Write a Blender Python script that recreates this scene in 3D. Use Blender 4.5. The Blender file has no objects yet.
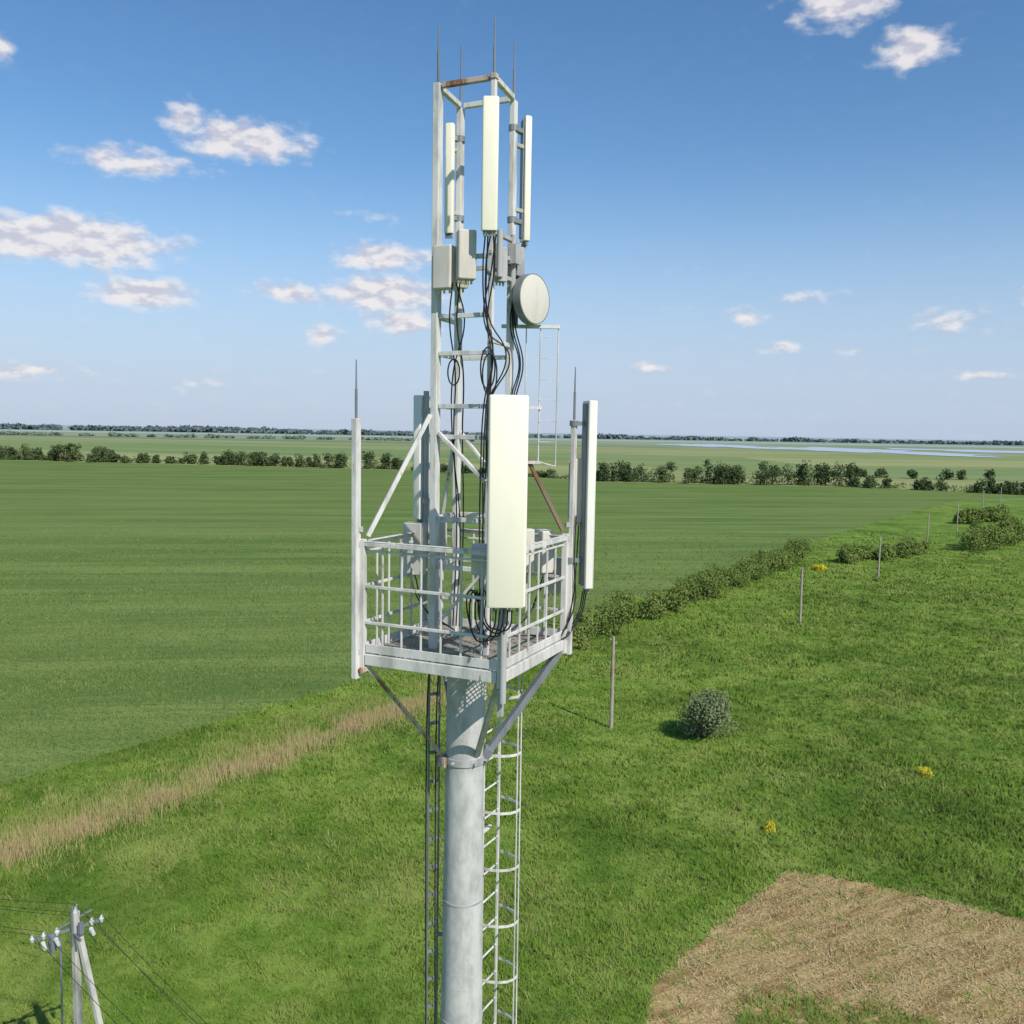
import bpy, math, numpy as np
from mathutils import Vector, Matrix
rng=np.random.default_rng(7)
scene=bpy.context.scene
scene.view_settings.view_transform='Standard'
scene.view_settings.look='None'
scene.view_settings.exposure=0
H=24.0
# ---------------------------------------------------------------- camera
p=math.atan(80/900); cp,sp=math.cos(p),math.sin(p); r=0.0166
right=Vector((1,r*sp,r*cp)).normalized(); up=Vector((-r,sp,cp)).normalized(); fw=Vector((0,cp,-sp))
cam=bpy.data.cameras.new('camera'); co=bpy.data.objects.new('camera',cam); scene.collection.objects.link(co)
m=Matrix.Identity(4)
for i in range(3):
    m[i][0]=right[i]; m[i][1]=up[i]; m[i][2]=-fw[i]
m[2][3]=H
co.matrix_world=m
cam.sensor_width=36; cam.lens=36*900/1024; cam.clip_start=0.1; cam.clip_end=80000
scene.camera=co
# ---------------------------------------------------------------- light
EL=math.radians(43); AZ=math.atan2(0.60,-0.80)
sd=Vector((math.sin(AZ)*math.cos(EL),math.cos(AZ)*math.cos(EL),math.sin(EL)))
L=bpy.data.lights.new('sun','SUN'); L.energy=4.7; L.angle=math.radians(0.53); L.color=(1,0.93,0.83)
lo=bpy.data.objects.new('sun',L); lo.rotation_euler=sd.to_track_quat('Z','Y').to_euler(); lo.location=(20,-30,60); scene.collection.objects.link(lo)
# ---------------------------------------------------------------- node helpers
class N:
    def __init__(s,nt): s.nt=nt
    def new(s,t,**k):
        n=s.nt.nodes.new(t)
        for a,b in k.items(): setattr(n,a,b)
        return n
    def link(s,a,b): s.nt.links.new(a,b)
    def math(s,op,a,b=None,c=None,clamp=False):
        n=s.new('ShaderNodeMath',operation=op); n.use_clamp=clamp
        for i,x in enumerate((a,b,c)):
            if x is None: continue
            if isinstance(x,(int,float)): n.inputs[i].default_value=x
            else: s.link(x,n.inputs[i])
        return n.outputs[0]
    def vmath(s,op,a,b=None):
        n=s.new('ShaderNodeVectorMath',operation=op)
        for i,x in enumerate((a,b)):
            if x is None: continue
            if isinstance(x,(tuple,list)): n.inputs[i].default_value=x
            else: s.link(x,n.inputs[i])
        return n
    def noise(s,vec,scale,detail=4,rough=0.55,lac=2.0):
        n=s.new('ShaderNodeTexNoise'); n.inputs['Scale'].default_value=scale; n.inputs['Detail'].default_value=detail
        n.inputs['Roughness'].default_value=rough
        s.link(vec,n.inputs['Vector']); return n.outputs['Fac']
    def mix(s,fac,a,b,mode='MIX'):
        n=s.new('ShaderNodeMix',data_type='RGBA',blend_type=mode)
        if isinstance(fac,(int,float)): n.inputs[0].default_value=fac
        else: s.link(fac,n.inputs[0])
        for i,x in ((6,a),(7,b)):
            if isinstance(x,(tuple,list)): n.inputs[i].default_value=(x[0],x[1],x[2],1)
            else: s.link(x,n.inputs[i])
        return n.outputs[2]
    def mapr(s,v,a,b,c=0,d=1,interp='SMOOTHSTEP'):
        n=s.new('ShaderNodeMapRange',interpolation_type=interp)
        s.link(v,n.inputs[0])
        for i,x in enumerate((a,b,c,d)): n.inputs[i+1].default_value=x
        return n.outputs[0]
def newmat(name,rough=0.8,metal=0,spec=0.3):
    mt=bpy.data.materials.new(name); mt.use_nodes=True
    nt=mt.node_tree; b=nt.nodes['Principled BSDF']; b.inputs['Roughness'].default_value=rough
    b.inputs['Metallic'].default_value=metal; b.inputs['Specular IOR Level'].default_value=spec
    return mt,N(nt),b
# ---------------------------------------------------------------- world
w=bpy.data.worlds.new('World'); scene.world=w; w.use_nodes=True
n=N(w.node_tree); bg=w.node_tree.nodes['Background']
sky=n.new('ShaderNodeTexSky'); sky.sky_type='NISHITA'; sky.sun_disc=False
sky.sun_elevation=EL; sky.sun_rotation=AZ; sky.altitude=0; sky.air_density=1.0; sky.dust_density=0.3; sky.ozone_density=2.0
tc=n.new('ShaderNodeTexCoord'); d=tc.outputs['Generated']
sx=n.new('ShaderNodeSeparateXYZ'); n.link(d,sx.inputs[0])
az=n.math('MULTIPLY',n.math('ARCTAN2',sx.outputs[0],sx.outputs[1]),57.2958)
el=n.math('MULTIPLY',n.math('ARCSINE',sx.outputs[2]),57.2958)
cx=n.new('ShaderNodeCombineXYZ'); n.link(az,cx.inputs[0]); n.link(el,cx.inputs[1])
st=n.vmath('MULTIPLY',cx.outputs[0],(0.55,1.0,1)).outputs[0]
wn=n.new('ShaderNodeTexNoise'); wn.inputs['Scale'].default_value=0.7; wn.inputs['Detail'].default_value=1; n.link(st,wn.inputs['Vector'])
wv=n.vmath('SUBTRACT',wn.outputs['Color'],(0.5,0.5,0.5)).outputs[0]
wv=n.vmath('MULTIPLY',wv,(2.2,1.0,0)).outputs[0]
pos=n.vmath('ADD',cx.outputs[0],wv).outputs[0]
CL=[(18.9,23.7,3.8,1.8,1.3),(22.9,21.0,2.8,1.3,1.2),(-16.3,16.4,5.0,1.4,1.3),(-19.9,17.3,2.0,1.2,.95),(-22.4,14.6,4.8,.9,1.0),(-26.0,10.2,7.2,1.8,1.6),
(-22.4,7.7,3.6,1.3,1.3),(-14.1,8.1,3.0,.8,1.05),(-8.3,10.5,3.8,1.2,1.35),(-8.1,8.2,5.0,1.5,1.4),(-7.0,6.6,3.0,.95,1.15),(14.4,7.2,1.4,.75,1.05),(16,5.3,1.5,.4,.75),
(20.2,5.0,1.4,.35,.7),(8.5,4.2,1.5,.5,.85),(25,6.7,3.0,1.0,.55),(26.6,3.6,1.9,.45,.75),(-28.1,2.9,3.6,.6,.8),(-11.8,5.9,1.4,.75,.95),(-19.1,2.5,2.6,.5,.45),
(-8.8,12.9,2.2,.5,.45),(-29.6,19.2,1.5,1.0,1.1),(29.5,7.6,1.6,.6,.75),(17.5,8.2,2.2,.6,.4),(-42,12,7,2,1),(45,14,6,2,1)]
fld=None
for (a,e,ww,hh,s) in CL:
    q=n.vmath('MULTIPLY',n.vmath('SUBTRACT',pos,(a,e,0)).outputs[0],(1/ww,1/hh,0)).outputs[0]
    ln=n.vmath('LENGTH',q).outputs['Value']
    v=n.math('MULTIPLY_ADD',ln,-s,s)
    fld=v if fld is None else n.math('MAXIMUM',fld,v)
n1=n.noise(st,1.25,5,0.54)
dens=n.math('ADD',n.math('MAXIMUM',fld,-0.5),n.math('MULTIPLY',n.math('SUBTRACT',n1,0.5),1.5))
alpha=n.mapr(dens,0.02,0.85,0,0.90)
thin=n.math('MULTIPLY',n.mapr(n1,0.50,0.8,0,0.10),n.mapr(el,1,16,1,0.2))
alpha=n.math('MAXIMUM',alpha,thin)
st2=n.vmath('ADD',st,(0.12,0.40,0)).outputs[0]
n3=n.noise(st2,1.25,2,0.55)
shade=n.mapr(n.math('SUBTRACT',n1,n3),-0.16,0.12,0,1)
ccol=n.mix(shade,(5.9,5.9,6.8),(8.8,8.4,8.4))
hs=n.new('ShaderNodeHueSaturation'); hs.inputs['Saturation'].default_value=1.22; hs.inputs['Value'].default_value=1.36
n.link(sky.outputs[0],hs.inputs['Color'])
base=n.mix(n.mapr(el,-2,19,0.92,0,'SMOOTHERSTEP'),hs.outputs[0],(4.6,5.6,7.5))
col=n.mix(alpha,base,ccol)
n.link(col,bg.inputs['Color']); bg.inputs['Strength'].default_value=0.10
# ---------------------------------------------------------------- mesh helpers
def add_obj(name,me,mat,parent=None,loc=None):
    o=bpy.data.objects.new(name,me); scene.collection.objects.link(o)
    if mat: me.materials.append(mat)
    if parent:
        o.parent=parent; o.matrix_parent_inverse=Matrix.Translation(-Vector(parent.location))
    return o
def npmesh(name,verts,faces,mat,parent=None,attr=None,smooth=False):
    me=bpy.data.meshes.new(name); verts=np.asarray(verts,dtype=np.float32); faces=np.asarray(faces,dtype=np.int32)
    k=faces.shape[1]; nf=len(faces)
    me.vertices.add(len(verts)); me.vertices.foreach_set('co',verts.ravel())
    me.loops.add(nf*k); me.loops.foreach_set('vertex_index',faces.ravel())
    me.polygons.add(nf); me.polygons.foreach_set('loop_start',np.arange(0,nf*k,k,dtype=np.int32))
    me.polygons.foreach_set('loop_total',np.full(nf,k,dtype=np.int32))
    if attr is not None:
        at=me.attributes.new('rnd','FLOAT','POINT'); at.data.foreach_set('value',np.asarray(attr,dtype=np.float32))
    me.update(calc_edges=True)
    return add_obj(name,me,mat,parent)
def empty(name,loc):
    e=bpy.data.objects.new(name,None); e.location=loc; scene.collection.objects.link(e); return e
class MB:
    def __init__(s): s.v=[]; s.f=[]
    def frame(s,p0,p1,upv=(0,0,1)):
        d=(p1-p0).normalized(); u=Vector(upv)
        if abs(d.dot(u))>0.98: u=Vector((0.9135,-0.4067,0))
        a=d.cross(u).normalized(); b=a.cross(d).normalized(); return d,a,b
    def beam(s,p0,p1,w,h=None,upv=(0,0,1)):
        h=h or w; p0=Vector(p0);p1=Vector(p1); d,a,b=s.frame(p0,p1,upv); i=len(s.v)
        for q in (p0,p1):
            for (x,y) in ((-1,-1),(1,-1),(1,1),(-1,1)): s.v.append(q+a*x*w/2+b*y*h/2)
        s.f+=[(i,i+3,i+2,i+1),(i+4,i+5,i+6,i+7)]+[(i+k,i+(k+1)%4,i+4+(k+1)%4,i+4+k) for k in range(4)]
    def angle(s,p0,p1,w,t=0.006,upv=(0,0,1)):
        p0=Vector(p0);p1=Vector(p1); d,a,b=s.frame(p0,p1,upv)
        s.beam(p0+b*(w/2),p1+b*(w/2),w,t,upv); s.beam(p0+a*(w/2-t/2),p1+a*(w/2-t/2),t,w-2*t,upv)
    def tube(s,p0,p1,r0,r1=None,seg=12,cap=True):
        r1=r0 if r1 is None else r1; p0=Vector(p0);p1=Vector(p1); d,a,b=s.frame(p0,p1); i=len(s.v)
        for q,rr in ((p0,r0),(p1,r1)):
            for k in range(seg):
                t=2*math.pi*k/seg; s.v.append(q+a*math.cos(t)*rr+b*math.sin(t)*rr)
        for k in range(seg):
            k2=(k+1)%seg; s.f.append((i+k,i+k2,i+seg+k2,i+seg+k))
        if cap: s.f+=[tuple(i+k for k in range(seg))[::-1],tuple(i+seg+k for k in range(seg))]
    def prism(s,prof,z0,z1,c,n2,inset=0.012):
        nn=Vector((n2[0],n2[1],0)).normalized(); sd=Vector((-nn.y,nn.x,0)); i=len(s.v); k=len(prof)
        zs=[(z0,0.93),(z0+inset,1),(z1-inset,1),(z1,0.93)]
        for z,sc in zs:
            for (x,y) in prof: s.v.append(Vector((c[0],c[1],z))+sd*x*sc+nn*y*sc)
        for L in range(3):
            for j in range(k):
                j2=(j+1)%k; s.f.append((i+L*k+j,i+L*k+j2,i+(L+1)*k+j2,i+(L+1)*k+j))
        s.f+=[tuple(i+j for j in range(k))[::-1],tuple(i+3*k+j for j in range(k))]
    def spin(s,c,ax,prof,seg=40):
        ax=Vector(ax).normalized(); c=Vector(c); u=Vector((0,0,1)); a=ax.cross(u).normalized(); b=a.cross(ax); i=len(s.v); k=len(prof)
        for t in range(seg):
            th=2*math.pi*t/seg
            for (rr,h) in prof: s.v.append(c+ax*h+(a*math.cos(th)+b*math.sin(th))*rr)
        for t in range(seg):
            t2=(t+1)%seg
            for j in range(k-1): s.f.append((i+t*k+j,i+t2*k+j,i+t2*k+j+1,i+t*k+j+1))
    def obj(s,name,mat,parent=None,smooth=False,bevel=0):
        me=bpy.data.meshes.new(name); me.from_pydata([tuple(v) for v in s.v],[],s.f); me.update()
        import bmesh
        bm=bmesh.new(); bm.from_mesh(me); bmesh.ops.recalc_face_normals(bm,faces=bm.faces); bm.to_mesh(me); bm.free()
        o=add_obj(name,me,mat,parent)
        if smooth:
            me.polygons.foreach_set('use_smooth',[True]*len(me.polygons))
            try: me.set_sharp_from_angle(angle=math.radians(35))
            except Exception: pass
        if bevel:
            b=o.modifiers.new('bevel','BEVEL'); b.width=bevel; b.segments=2; b.limit_method='ANGLE'
        return o
def cable(name,pts,rad,mat,parent):
    cu=bpy.data.curves.new(name,'CURVE'); cu.dimensions='3D'; cu.bevel_depth=rad; cu.bevel_resolution=2; cu.resolution_u=8
    for pl in pts:
        sp_=cu.splines.new('BEZIER'); sp_.bezier_points.add(len(pl)-1)
        for b,q in zip(sp_.bezier_points,pl):
            b.co=q; b.handle_left_type=b.handle_right_type='AUTO'
    o=bpy.data.objects.new(name,cu); scene.collection.objects.link(o); cu.materials.append(mat)
    if parent: o.parent=parent; o.matrix_parent_inverse=Matrix.Translation(-Vector(parent.location))
    return o
# ---------------------------------------------------------------- materials
def painted(name,base,dirt,rust=0.0,rough=0.6,metal=0.0,scale=6,rscale=5,lo_=0.40,hi_=0.70,zs=0.25):
    mt,n,b=newmat(name,rough,metal,0.25); g=n.new('ShaderNodeNewGeometry').outputs['Position']
    st=n.vmath('MULTIPLY',g,(1,1,zs)).outputs[0]
    a=n.noise(st,scale,4,0.68); f=n.mapr(a,lo_,hi_)
    c=n.mix(f,base,dirt)
    if rust>0:
        rr=n.noise(st,rscale,5,0.72); rf=n.mapr(rr,0.70-rust*0.28,0.78-rust*0.22)
        c=n.mix(rf,c,n.mix(n.noise(g,30,1),(0.14,0.06,0.03),(0.28,0.15,0.08)))
    n.link(c,b.inputs['Base Color'])
    return mt
M_white=painted('painted_steel',(0.66,0.65,0.63),(0.41,0.405,0.39),0.24)
M_rail=painted('rail_paint',(0.64,0.63,0.61),(0.41,0.40,0.38),0.38)
M_rust=painted('rusty_paint',(0.50,0.42,0.36),(0.35,0.26,0.2),0.85,0.8)
M_brown=painted('brown_primer',(0.22,0.16,0.12),(0.14,0.10,0.08),0.6,0.7)
M_galv=painted('galvanised_steel',(0.42,0.42,0.42),(0.28,0.285,0.29),0.08,0.6,0.0)
M_pole=painted('pole_galvanised',(0.53,0.53,0.52),(0.36,0.36,0.355),0.04,0.65,0.0,5.0,5,0.36,0.70,0.5)
M_grate=painted('grating_steel',(0.42,0.39,0.35),(0.27,0.23,0.19),0.3,0.6,0.1)
M_blue=painted('blue_grey_steel',(0.20,0.22,0.25),(0.13,0.14,0.15),0.3,0.5,0.1)
M_cream=painted('radome_cream',(0.86,0.82,0.68),(0.80,0.76,0.63),0,0.5,0,1.5)
M_radw=painted('radome_white',(0.80,0.79,0.73),(0.72,0.71,0.65),0,0.5,0,2)
M_beige=painted('beige_housing',(0.62,0.59,0.53),(0.50,0.47,0.42),0,0.5,0,3)
M_greyb=painted('antenna_back',(0.24,0.26,0.28),(0.18,0.19,0.20),0,0.5,0.2)
M_black=painted('cable_black',(0.016,0.018,0.022),(0.03,0.03,0.034),0,0.5)
M_conc=painted('concrete',(0.52,0.50,0.46),(0.36,0.35,0.33),0,0.9,0,3)
M_wood=painted('weathered_wood',(0.38,0.34,0.28),(0.25,0.21,0.17),0,0.9,0,3)
M_glass=painted('insulator_glass',(0.55,0.60,0.60),(0.36,0.40,0.40),0,0.2)
def patches(n,g,c):
    # drifts of denser, darker sward and paler, seedier sward
    pn=n.noise(g,0.055,6,0.68); pn2=n.noise(n.vmath('ADD',g,(71,13,0)).outputs[0],0.11,5,0.7)
    c=n.mix(n.mapr(pn,0.46,0.62,0,0.62),c,(0.055,0.115,0.016))
    return n.mix(n.mapr(pn2,0.52,0.66,0,0.45),c,(0.27,0.31,0.085))
def foliage(name,c0,c1,c2,upb=0.0,nscale=0.15,rough=0.8,det=3,patch=False):
    mt,n,b=newmat(name,rough,0,0.10); gn=n.new('ShaderNodeNewGeometry'); g=gn.outputs['Position']
    at=n.new('ShaderNodeAttribute',attribute_name='rnd').outputs['Fac']
    c=n.mix(at,c0,c1); f=n.mapr(n.noise(g,nscale,det,0.7),0.4,0.62); c=n.mix(f,c,n.mix(at,c1,c2))
    if patch: c=patches(n,g,c)
    n.link(c,b.inputs['Base Color'])
    if upb>0:
        nv=n.vmath('ADD',n.vmath('MULTIPLY',gn.outputs['Normal'],(0.6,0.6,0.6)).outputs[0],(0,0,upb)).outputs[0]
        nv=n.vmath('NORMALIZE',nv).outputs[0]; n.link(nv,b.inputs['Normal'])
    return mt
M_grass=foliage('meadow_grass',(0.100,0.185,0.022),(0.170,0.275,0.042),(0.245,0.310,0.070),0.9,0.3,0.8,3,True)
M_reed=foliage('dry_reed',(0.24,0.18,0.09),(0.42,0.34,0.18),(0.26,0.26,0.09),0.4,0.5)
M_rough=foliage('rough_grass',(0.15,0.21,0.045),(0.23,0.28,0.075),(0.27,0.28,0.10),0.8,0.35)
M_straw=foliage('dry_straw',(0.38,0.28,0.13),(0.58,0.46,0.25),(0.32,0.29,0.10),0.7,0.4)
M_leaf=foliage('hedge_leaves',(0.07,0.11,0.025),(0.13,0.19,0.04),(0.19,0.24,0.065),0.25,0.2)
M_dleaf=foliage('tree_leaves',(0.036,0.062,0.026),(0.066,0.098,0.036),(0.105,0.135,0.055),0.15,0.05)
M_gleaf=foliage('bush_leaves',(0.09,0.13,0.05),(0.16,0.20,0.09),(0.20,0.24,0.12),0.25,0.4)
M_yel=foliage('yellow_flowers',(0.20,0.25,0.03),(0.60,0.50,0.03),(0.7,0.6,0.05),0.3,0.4)
M_far=foliage('hazed_distant_leaves',(0.085,0.125,0.14),(0.11,0.155,0.165),(0.13,0.175,0.18),0.1,0.01)  # bluish air haze is painted into these leaf colours
M_far1=foliage('hazed_middle_distance_leaves',(0.10,0.15,0.10),(0.13,0.18,0.12),(0.15,0.20,0.13),0.2,0.01)  # lightened leaf colour, with some aerial haze painted in
M_bark=painted('bark',(0.12,0.09,0.06),(0.08,0.06,0.045),0,0.95)
def groundmat():
    mt,n,b=newmat('meadow_ground',0.95,0,0.05); g=n.new('ShaderNodeNewGeometry').outputs['Position']
    s=n.new('ShaderNodeSeparateXYZ'); n.link(g,s.inputs[0])
    a=n.noise(g,0.3,4,0.7); bb=n.noise(g,0.9,4,0.7)
    near=n.mix(n.mapr(a,0.38,0.62),(0.105,0.190,0.026),(0.175,0.265,0.05))
    near=n.mix(n.mapr(bb,0.48,0.68,0,0.7),near,(0.06,0.115,0.018))
    near=patches(n,g,near)
    fs=n.vmath('MULTIPLY',g,(0.25,1,1)).outputs[0]
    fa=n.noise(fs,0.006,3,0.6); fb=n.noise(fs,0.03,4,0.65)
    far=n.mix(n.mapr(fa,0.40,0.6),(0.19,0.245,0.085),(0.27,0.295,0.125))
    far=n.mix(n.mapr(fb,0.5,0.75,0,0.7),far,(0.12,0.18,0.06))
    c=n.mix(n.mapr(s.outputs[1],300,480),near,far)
    c=n.mix(n.mapr(s.outputs[1],900,8000,0,0.85,'LINEAR'),c,(0.30,0.38,0.44))  # aerial haze painted into the ground colour, growing with distance
    n.link(c,b.inputs['Base Color'])
    return mt
M_ground=groundmat()
def cropmat():
    mt,n,b=newmat('green_crop',0.95,0,0.05); g=n.new('ShaderNodeNewGeometry').outputs['Position']
    rot=n.new('ShaderNodeMapping'); rot.inputs['Rotation'].default_value=(0,0,math.radians(-8)); n.link(g,rot.inputs[0])
    v=n.vmath('MULTIPLY',rot.outputs[0],(0.10,1,1)).outputs[0]
    a=n.noise(v,0.10,7,0.74); f=n.noise(g,2.6,2,0.75); l=n.noise(g,0.012,3)
    sx=n.new('ShaderNodeSeparateXYZ'); n.link(rot.outputs[0],sx.inputs[0])
    c=n.mix(n.mapr(a,0.38,0.62),(0.098,0.162,0.040),(0.180,0.250,0.072))
    c=n.mix(n.mapr(l,0.42,0.62,0,0.5),c,(0.17,0.225,0.068))
    c=n.mix(n.mapr(f,0.45,0.64,0,0.7),c,(0.060,0.108,0.024))
    q=n.math('FRACT',n.math('MULTIPLY',n.math('ADD',sx.outputs[1],n.math('MULTIPLY',n.noise(g,0.01,1),6)),1/18.0))
    tl=n.math('ADD',n.math('LESS_THAN',n.math('ABSOLUTE',n.math('SUBTRACT',q,0.45)),0.014),n.math('LESS_THAN',n.math('ABSOLUTE',n.math('SUBTRACT',q,0.55)),0.014))
    c=n.mix(n.math('MULTIPLY',tl,0.32),c,(0.07,0.10,0.03))
    n.link(c,b.inputs['Base Color']); return mt
M_crop=cropmat()
def drymat():
    mt,n,b=newmat('mown_dry_ground',0.95,0,0.05); g=n.new('ShaderNodeNewGeometry').outputs['Position']
    rot=n.new('ShaderNodeMapping'); rot.inputs['Rotation'].default_value=(0,0,math.radians(-28)); n.link(g,rot.inputs[0])
    v=n.vmath('MULTIPLY',rot.outputs[0],(0.25,1.6,1)).outputs[0]
    a=n.noise(v,0.9,5,0.7); f=n.noise(g,7,3,0.75); m2=n.noise(g,0.45,4,0.7)
    c=n.mix(n.mapr(a,0.38,0.62),(0.27,0.18,0.075),(0.52,0.39,0.19))
    c=n.mix(n.mapr(f,0.45,0.7,0,0.7),c,(0.16,0.11,0.045))
    c=n.mix(n.mapr(m2,0.50,0.64,0,0.65),c,(0.20,0.22,0.05))
    n.link(c,b.inputs['Base Color'])
    bp=n.new('ShaderNodeBump'); bp.inputs['Strength'].default_value=0.8; bp.inputs['Distance'].default_value=0.15
    n.link(f,bp.inputs['Height']); n.link(bp.outputs[0],b.inputs['Normal']); return mt
M_dry=drymat()
def simple(name,c0,c1,sc,rough=0.9,stretch=(0.2,1,1)):
    mt,n,b=newmat(name,rough,0,0.1); g=n.new('ShaderNodeNewGeometry').outputs['Position']
    v=n.vmath('MULTIPLY',g,stretch).outputs[0]
    n.link(n.mix(n.mapr(n.noise(v,sc,4,0.65),0.35,0.65),c0,c1),b.inputs['Base Color']); return mt
# ---------------------------------------------------------------- ground sheets
def inpoly(x,y,poly):
    res=np.zeros(len(x),bool); j=len(poly)-1
    for i in range(len(poly)):
        xi,yi=poly[i]; xj,yj=poly[j]
        c=((yi>y)!=(yj>y))&(x<(xj-xi)*(y-yi)/(yj-yi+1e-9)+xi); res^=c; j=i
    return res
def dens_poly(poly,step,jit):
    out=[]
    for i in range(len(poly)):
        a=np.array(poly[i],float); b=np.array(poly[(i+1)%len(poly)],float); Ln=np.linalg.norm(b-a); k=max(1,int(Ln/step))
        for t in range(k): out.append(tuple(a+(b-a)*t/k+rng.normal(0,jit,2)))
    return out
def sheet(name,poly,z,mat,step=None,jit=0):
    if step: poly=dens_poly(poly,step,jit)
    from mathutils.geometry import tessellate_polygon
    vs=[Vector((x,y,z)) for x,y in poly]
    tr=tessellate_polygon([vs]); me=bpy.data.meshes.new(name)
    tr=[t if (vs[t[1]]-vs[t[0]]).cross(vs[t[2]]-vs[t[0]]).z>0 else (t[0],t[2],t[1]) for t in tr]
    me.from_pydata([tuple(v) for v in vs],[],tr); me.update(); return add_obj(name,me,mat)
G=40000
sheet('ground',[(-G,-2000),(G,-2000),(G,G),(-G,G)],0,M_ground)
cropR=[(-60,25),(-35.9,55.1),(-33.8,58.1),(-28.3,65.4),(-21.9,74.4),(-15.0,83.0),(-6.4,95.0),(6.8,112),(15.4,125.0),(31.9,150.2),(52.5,181.2),(88.2,233.5),(143.9,312.7),(178.2,357.3),(226.1,385.0)]
cropF=[(200.0,410.7),(164.7,438.7),(43.4,446.4),(-68.1,544.1),(-197.4,568.1),(-338.6,594.3),(-900,690),(-900,25)]
CROP=cropR+cropF
def densR(l,step,jit):
    out=[]
    for a,b in zip(l[:-1],l[1:]):
        a=np.array(a);b=np.array(b);k=max(1,int(np.linalg.norm(b-a)/step))
        for t in range(k): out.append(tuple(a+(b-a)*t/k+rng.normal(0,jit,2)))
    return out
sheet('crop_field',densR(cropR,1.5,0.22)+cropF,0.02,M_crop)
BROWN=[(5.0,31),(5.4,33.8),(6.6,37.4),(9.3,41.0),(12.3,44.3),(15.4,47.9),(17.8,47.5),(21,45.9),(23.5,44.6),(26.6,42.8),(31,40),(28,31)]
INTR=[(8.6,31.5),(9.2,33.9),(10.3,36.5),(12.5,36.9),(14.75,36.4),(17.9,35.3),(18.3,34.1),(19,31.5)]
sheet('mown_dry_patch',BROWN,0.008,M_dry,0.5,0.16)
fm1=simple('far_field_olive',(0.24,0.28,0.11),(0.30,0.32,0.14),0.01)
fm2=simple('far_field_green',(0.15,0.22,0.08),(0.20,0.26,0.10),0.01)
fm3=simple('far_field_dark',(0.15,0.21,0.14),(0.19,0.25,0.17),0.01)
fm4=simple('far_field_hazed',(0.28,0.35,0.32),(0.32,0.39,0.36),0.004)  # horizon haze put into this paler field colour
sheet('far_field',[(-900,720),(-340,640),(-60,580),(60,520),(60,640),(-500,860),(-900,900)],0.04,fm1)
sheet('far_field',[(-1400,1000),(60,760),(300,800),(300,1000),(-1400,1500)],0.06,fm2)
sheet('far_field',[(120,560),(420,520),(700,640),(800,820),(100,700)],0.08,fm2)
sheet('far_field',[(250,760),(900,860),(1200,1100),(250,1000)],0.12,fm1)
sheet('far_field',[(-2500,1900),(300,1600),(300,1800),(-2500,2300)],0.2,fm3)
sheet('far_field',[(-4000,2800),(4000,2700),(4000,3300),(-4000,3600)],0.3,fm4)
mw,nw,bw=newmat('lake_water',0.25,0,0.5)
gw=nw.new('ShaderNodeNewGeometry').outputs['Position']; nw.link(nw.mix(nw.noise(gw,0.01,3),(0.34,0.41,0.48),(0.50,0.57,0.64)),bw.inputs['Base Color'])
for (wx,wy,rx,ry,zz) in ((640,1700,130,380,0.45),(470,2050,110,330,0.5),(1000,1900,170,260,0.45)):
    wp=[]
    for t in range(60):
        a=2*math.pi*t/60; rr=1+0.2*math.sin(3*a+wx)+0.14*math.sin(7*a)+0.08*math.sin(13*a)
        wp.append((wx+rx*rr*math.cos(a),wy+ry*rr*math.sin(a)))
    sheet('water',wp,zz,mw)
# ---------------------------------------------------------------- grass
def blades(name,cx_,cy,k,hmin,hmax,wid,spread,lean,mat,hs=None):
    n_=len(cx_); N_=n_*k
    bx=np.repeat(cx_,k)+rng.normal(0,1,N_)*np.repeat(spread,k); by=np.repeat(cy,k)+rng.normal(0,1,N_)*np.repeat(spread,k)
    h=rng.uniform(hmin,hmax,N_)
    if hs is not None: h*=np.repeat(hs,k)
    th=rng.uniform(0,2*math.pi,N_); w_=np.repeat(wid,k)*rng.uniform(0.6,1.4,N_)
    lx=rng.normal(0,lean,N_)*h; ly=rng.normal(0,lean,N_)*h
    v=np.zeros((N_,3,3),np.float32)
    v[:,0]=np.stack([bx-np.cos(th)*w_/2,by-np.sin(th)*w_/2,np.full(N_,0.0)],1)
    v[:,1]=np.stack([bx+np.cos(th)*w_/2,by+np.sin(th)*w_/2,np.full(N_,0.0)],1)
    v[:,2]=np.stack([bx+lx,by+ly,h],1)
    f=np.arange(N_*3).reshape(-1,3); rn=np.repeat(np.clip(np.repeat(rng.uniform(0,1,n_),k)*0.6+rng.uniform(0,0.4,N_),0,1),3)
    return npmesh(name,v.reshape(-1,3),f,mat,attr=rn)
def sample(n_,d0,d1):
    y=np.exp(rng.uniform(math.log(d0),math.log(d1),n_)); x=rng.uniform(-1,1,n_)*(0.62*y+4); return x,y
def vn(x,y,s,seed):
    r2=np.random.default_rng(seed); T=r2.uniform(0,1,(64,64)); X=x/s;Y=y/s; xi=np.floor(X).astype(int); yi=np.floor(Y).astype(int); fx=X-xi; fy=Y-yi
    fx=fx*fx*(3-2*fx); fy=fy*fy*(3-2*fy); g=lambda a,b:T[a%64,b%64]
    return (g(xi,yi)*(1-fx)+g(xi+1,yi)*fx)*(1-fy)+(g(xi,yi+1)*(1-fx)+g(xi+1,yi+1)*fx)*fy
x,y=sample(150000,29,240)
keep=~inpoly(x+rng.normal(0,.25,len(x)),y+rng.normal(0,.25,len(x)),CROP)
ib=inpoly(x+rng.normal(0,.15,len(x)),y+rng.normal(0,.15,len(x)),BROWN)&~inpoly(x+rng.normal(0,.2,len(x)),y+rng.normal(0,.2,len(x)),INTR)
keep&=~(ib&(rng.uniform(0,1,len(x))>0.03))
keep&=(y<150)|(rng.uniform(0,1,len(x))<(240-y)/90)
x=x[keep];y=y[keep]
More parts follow.
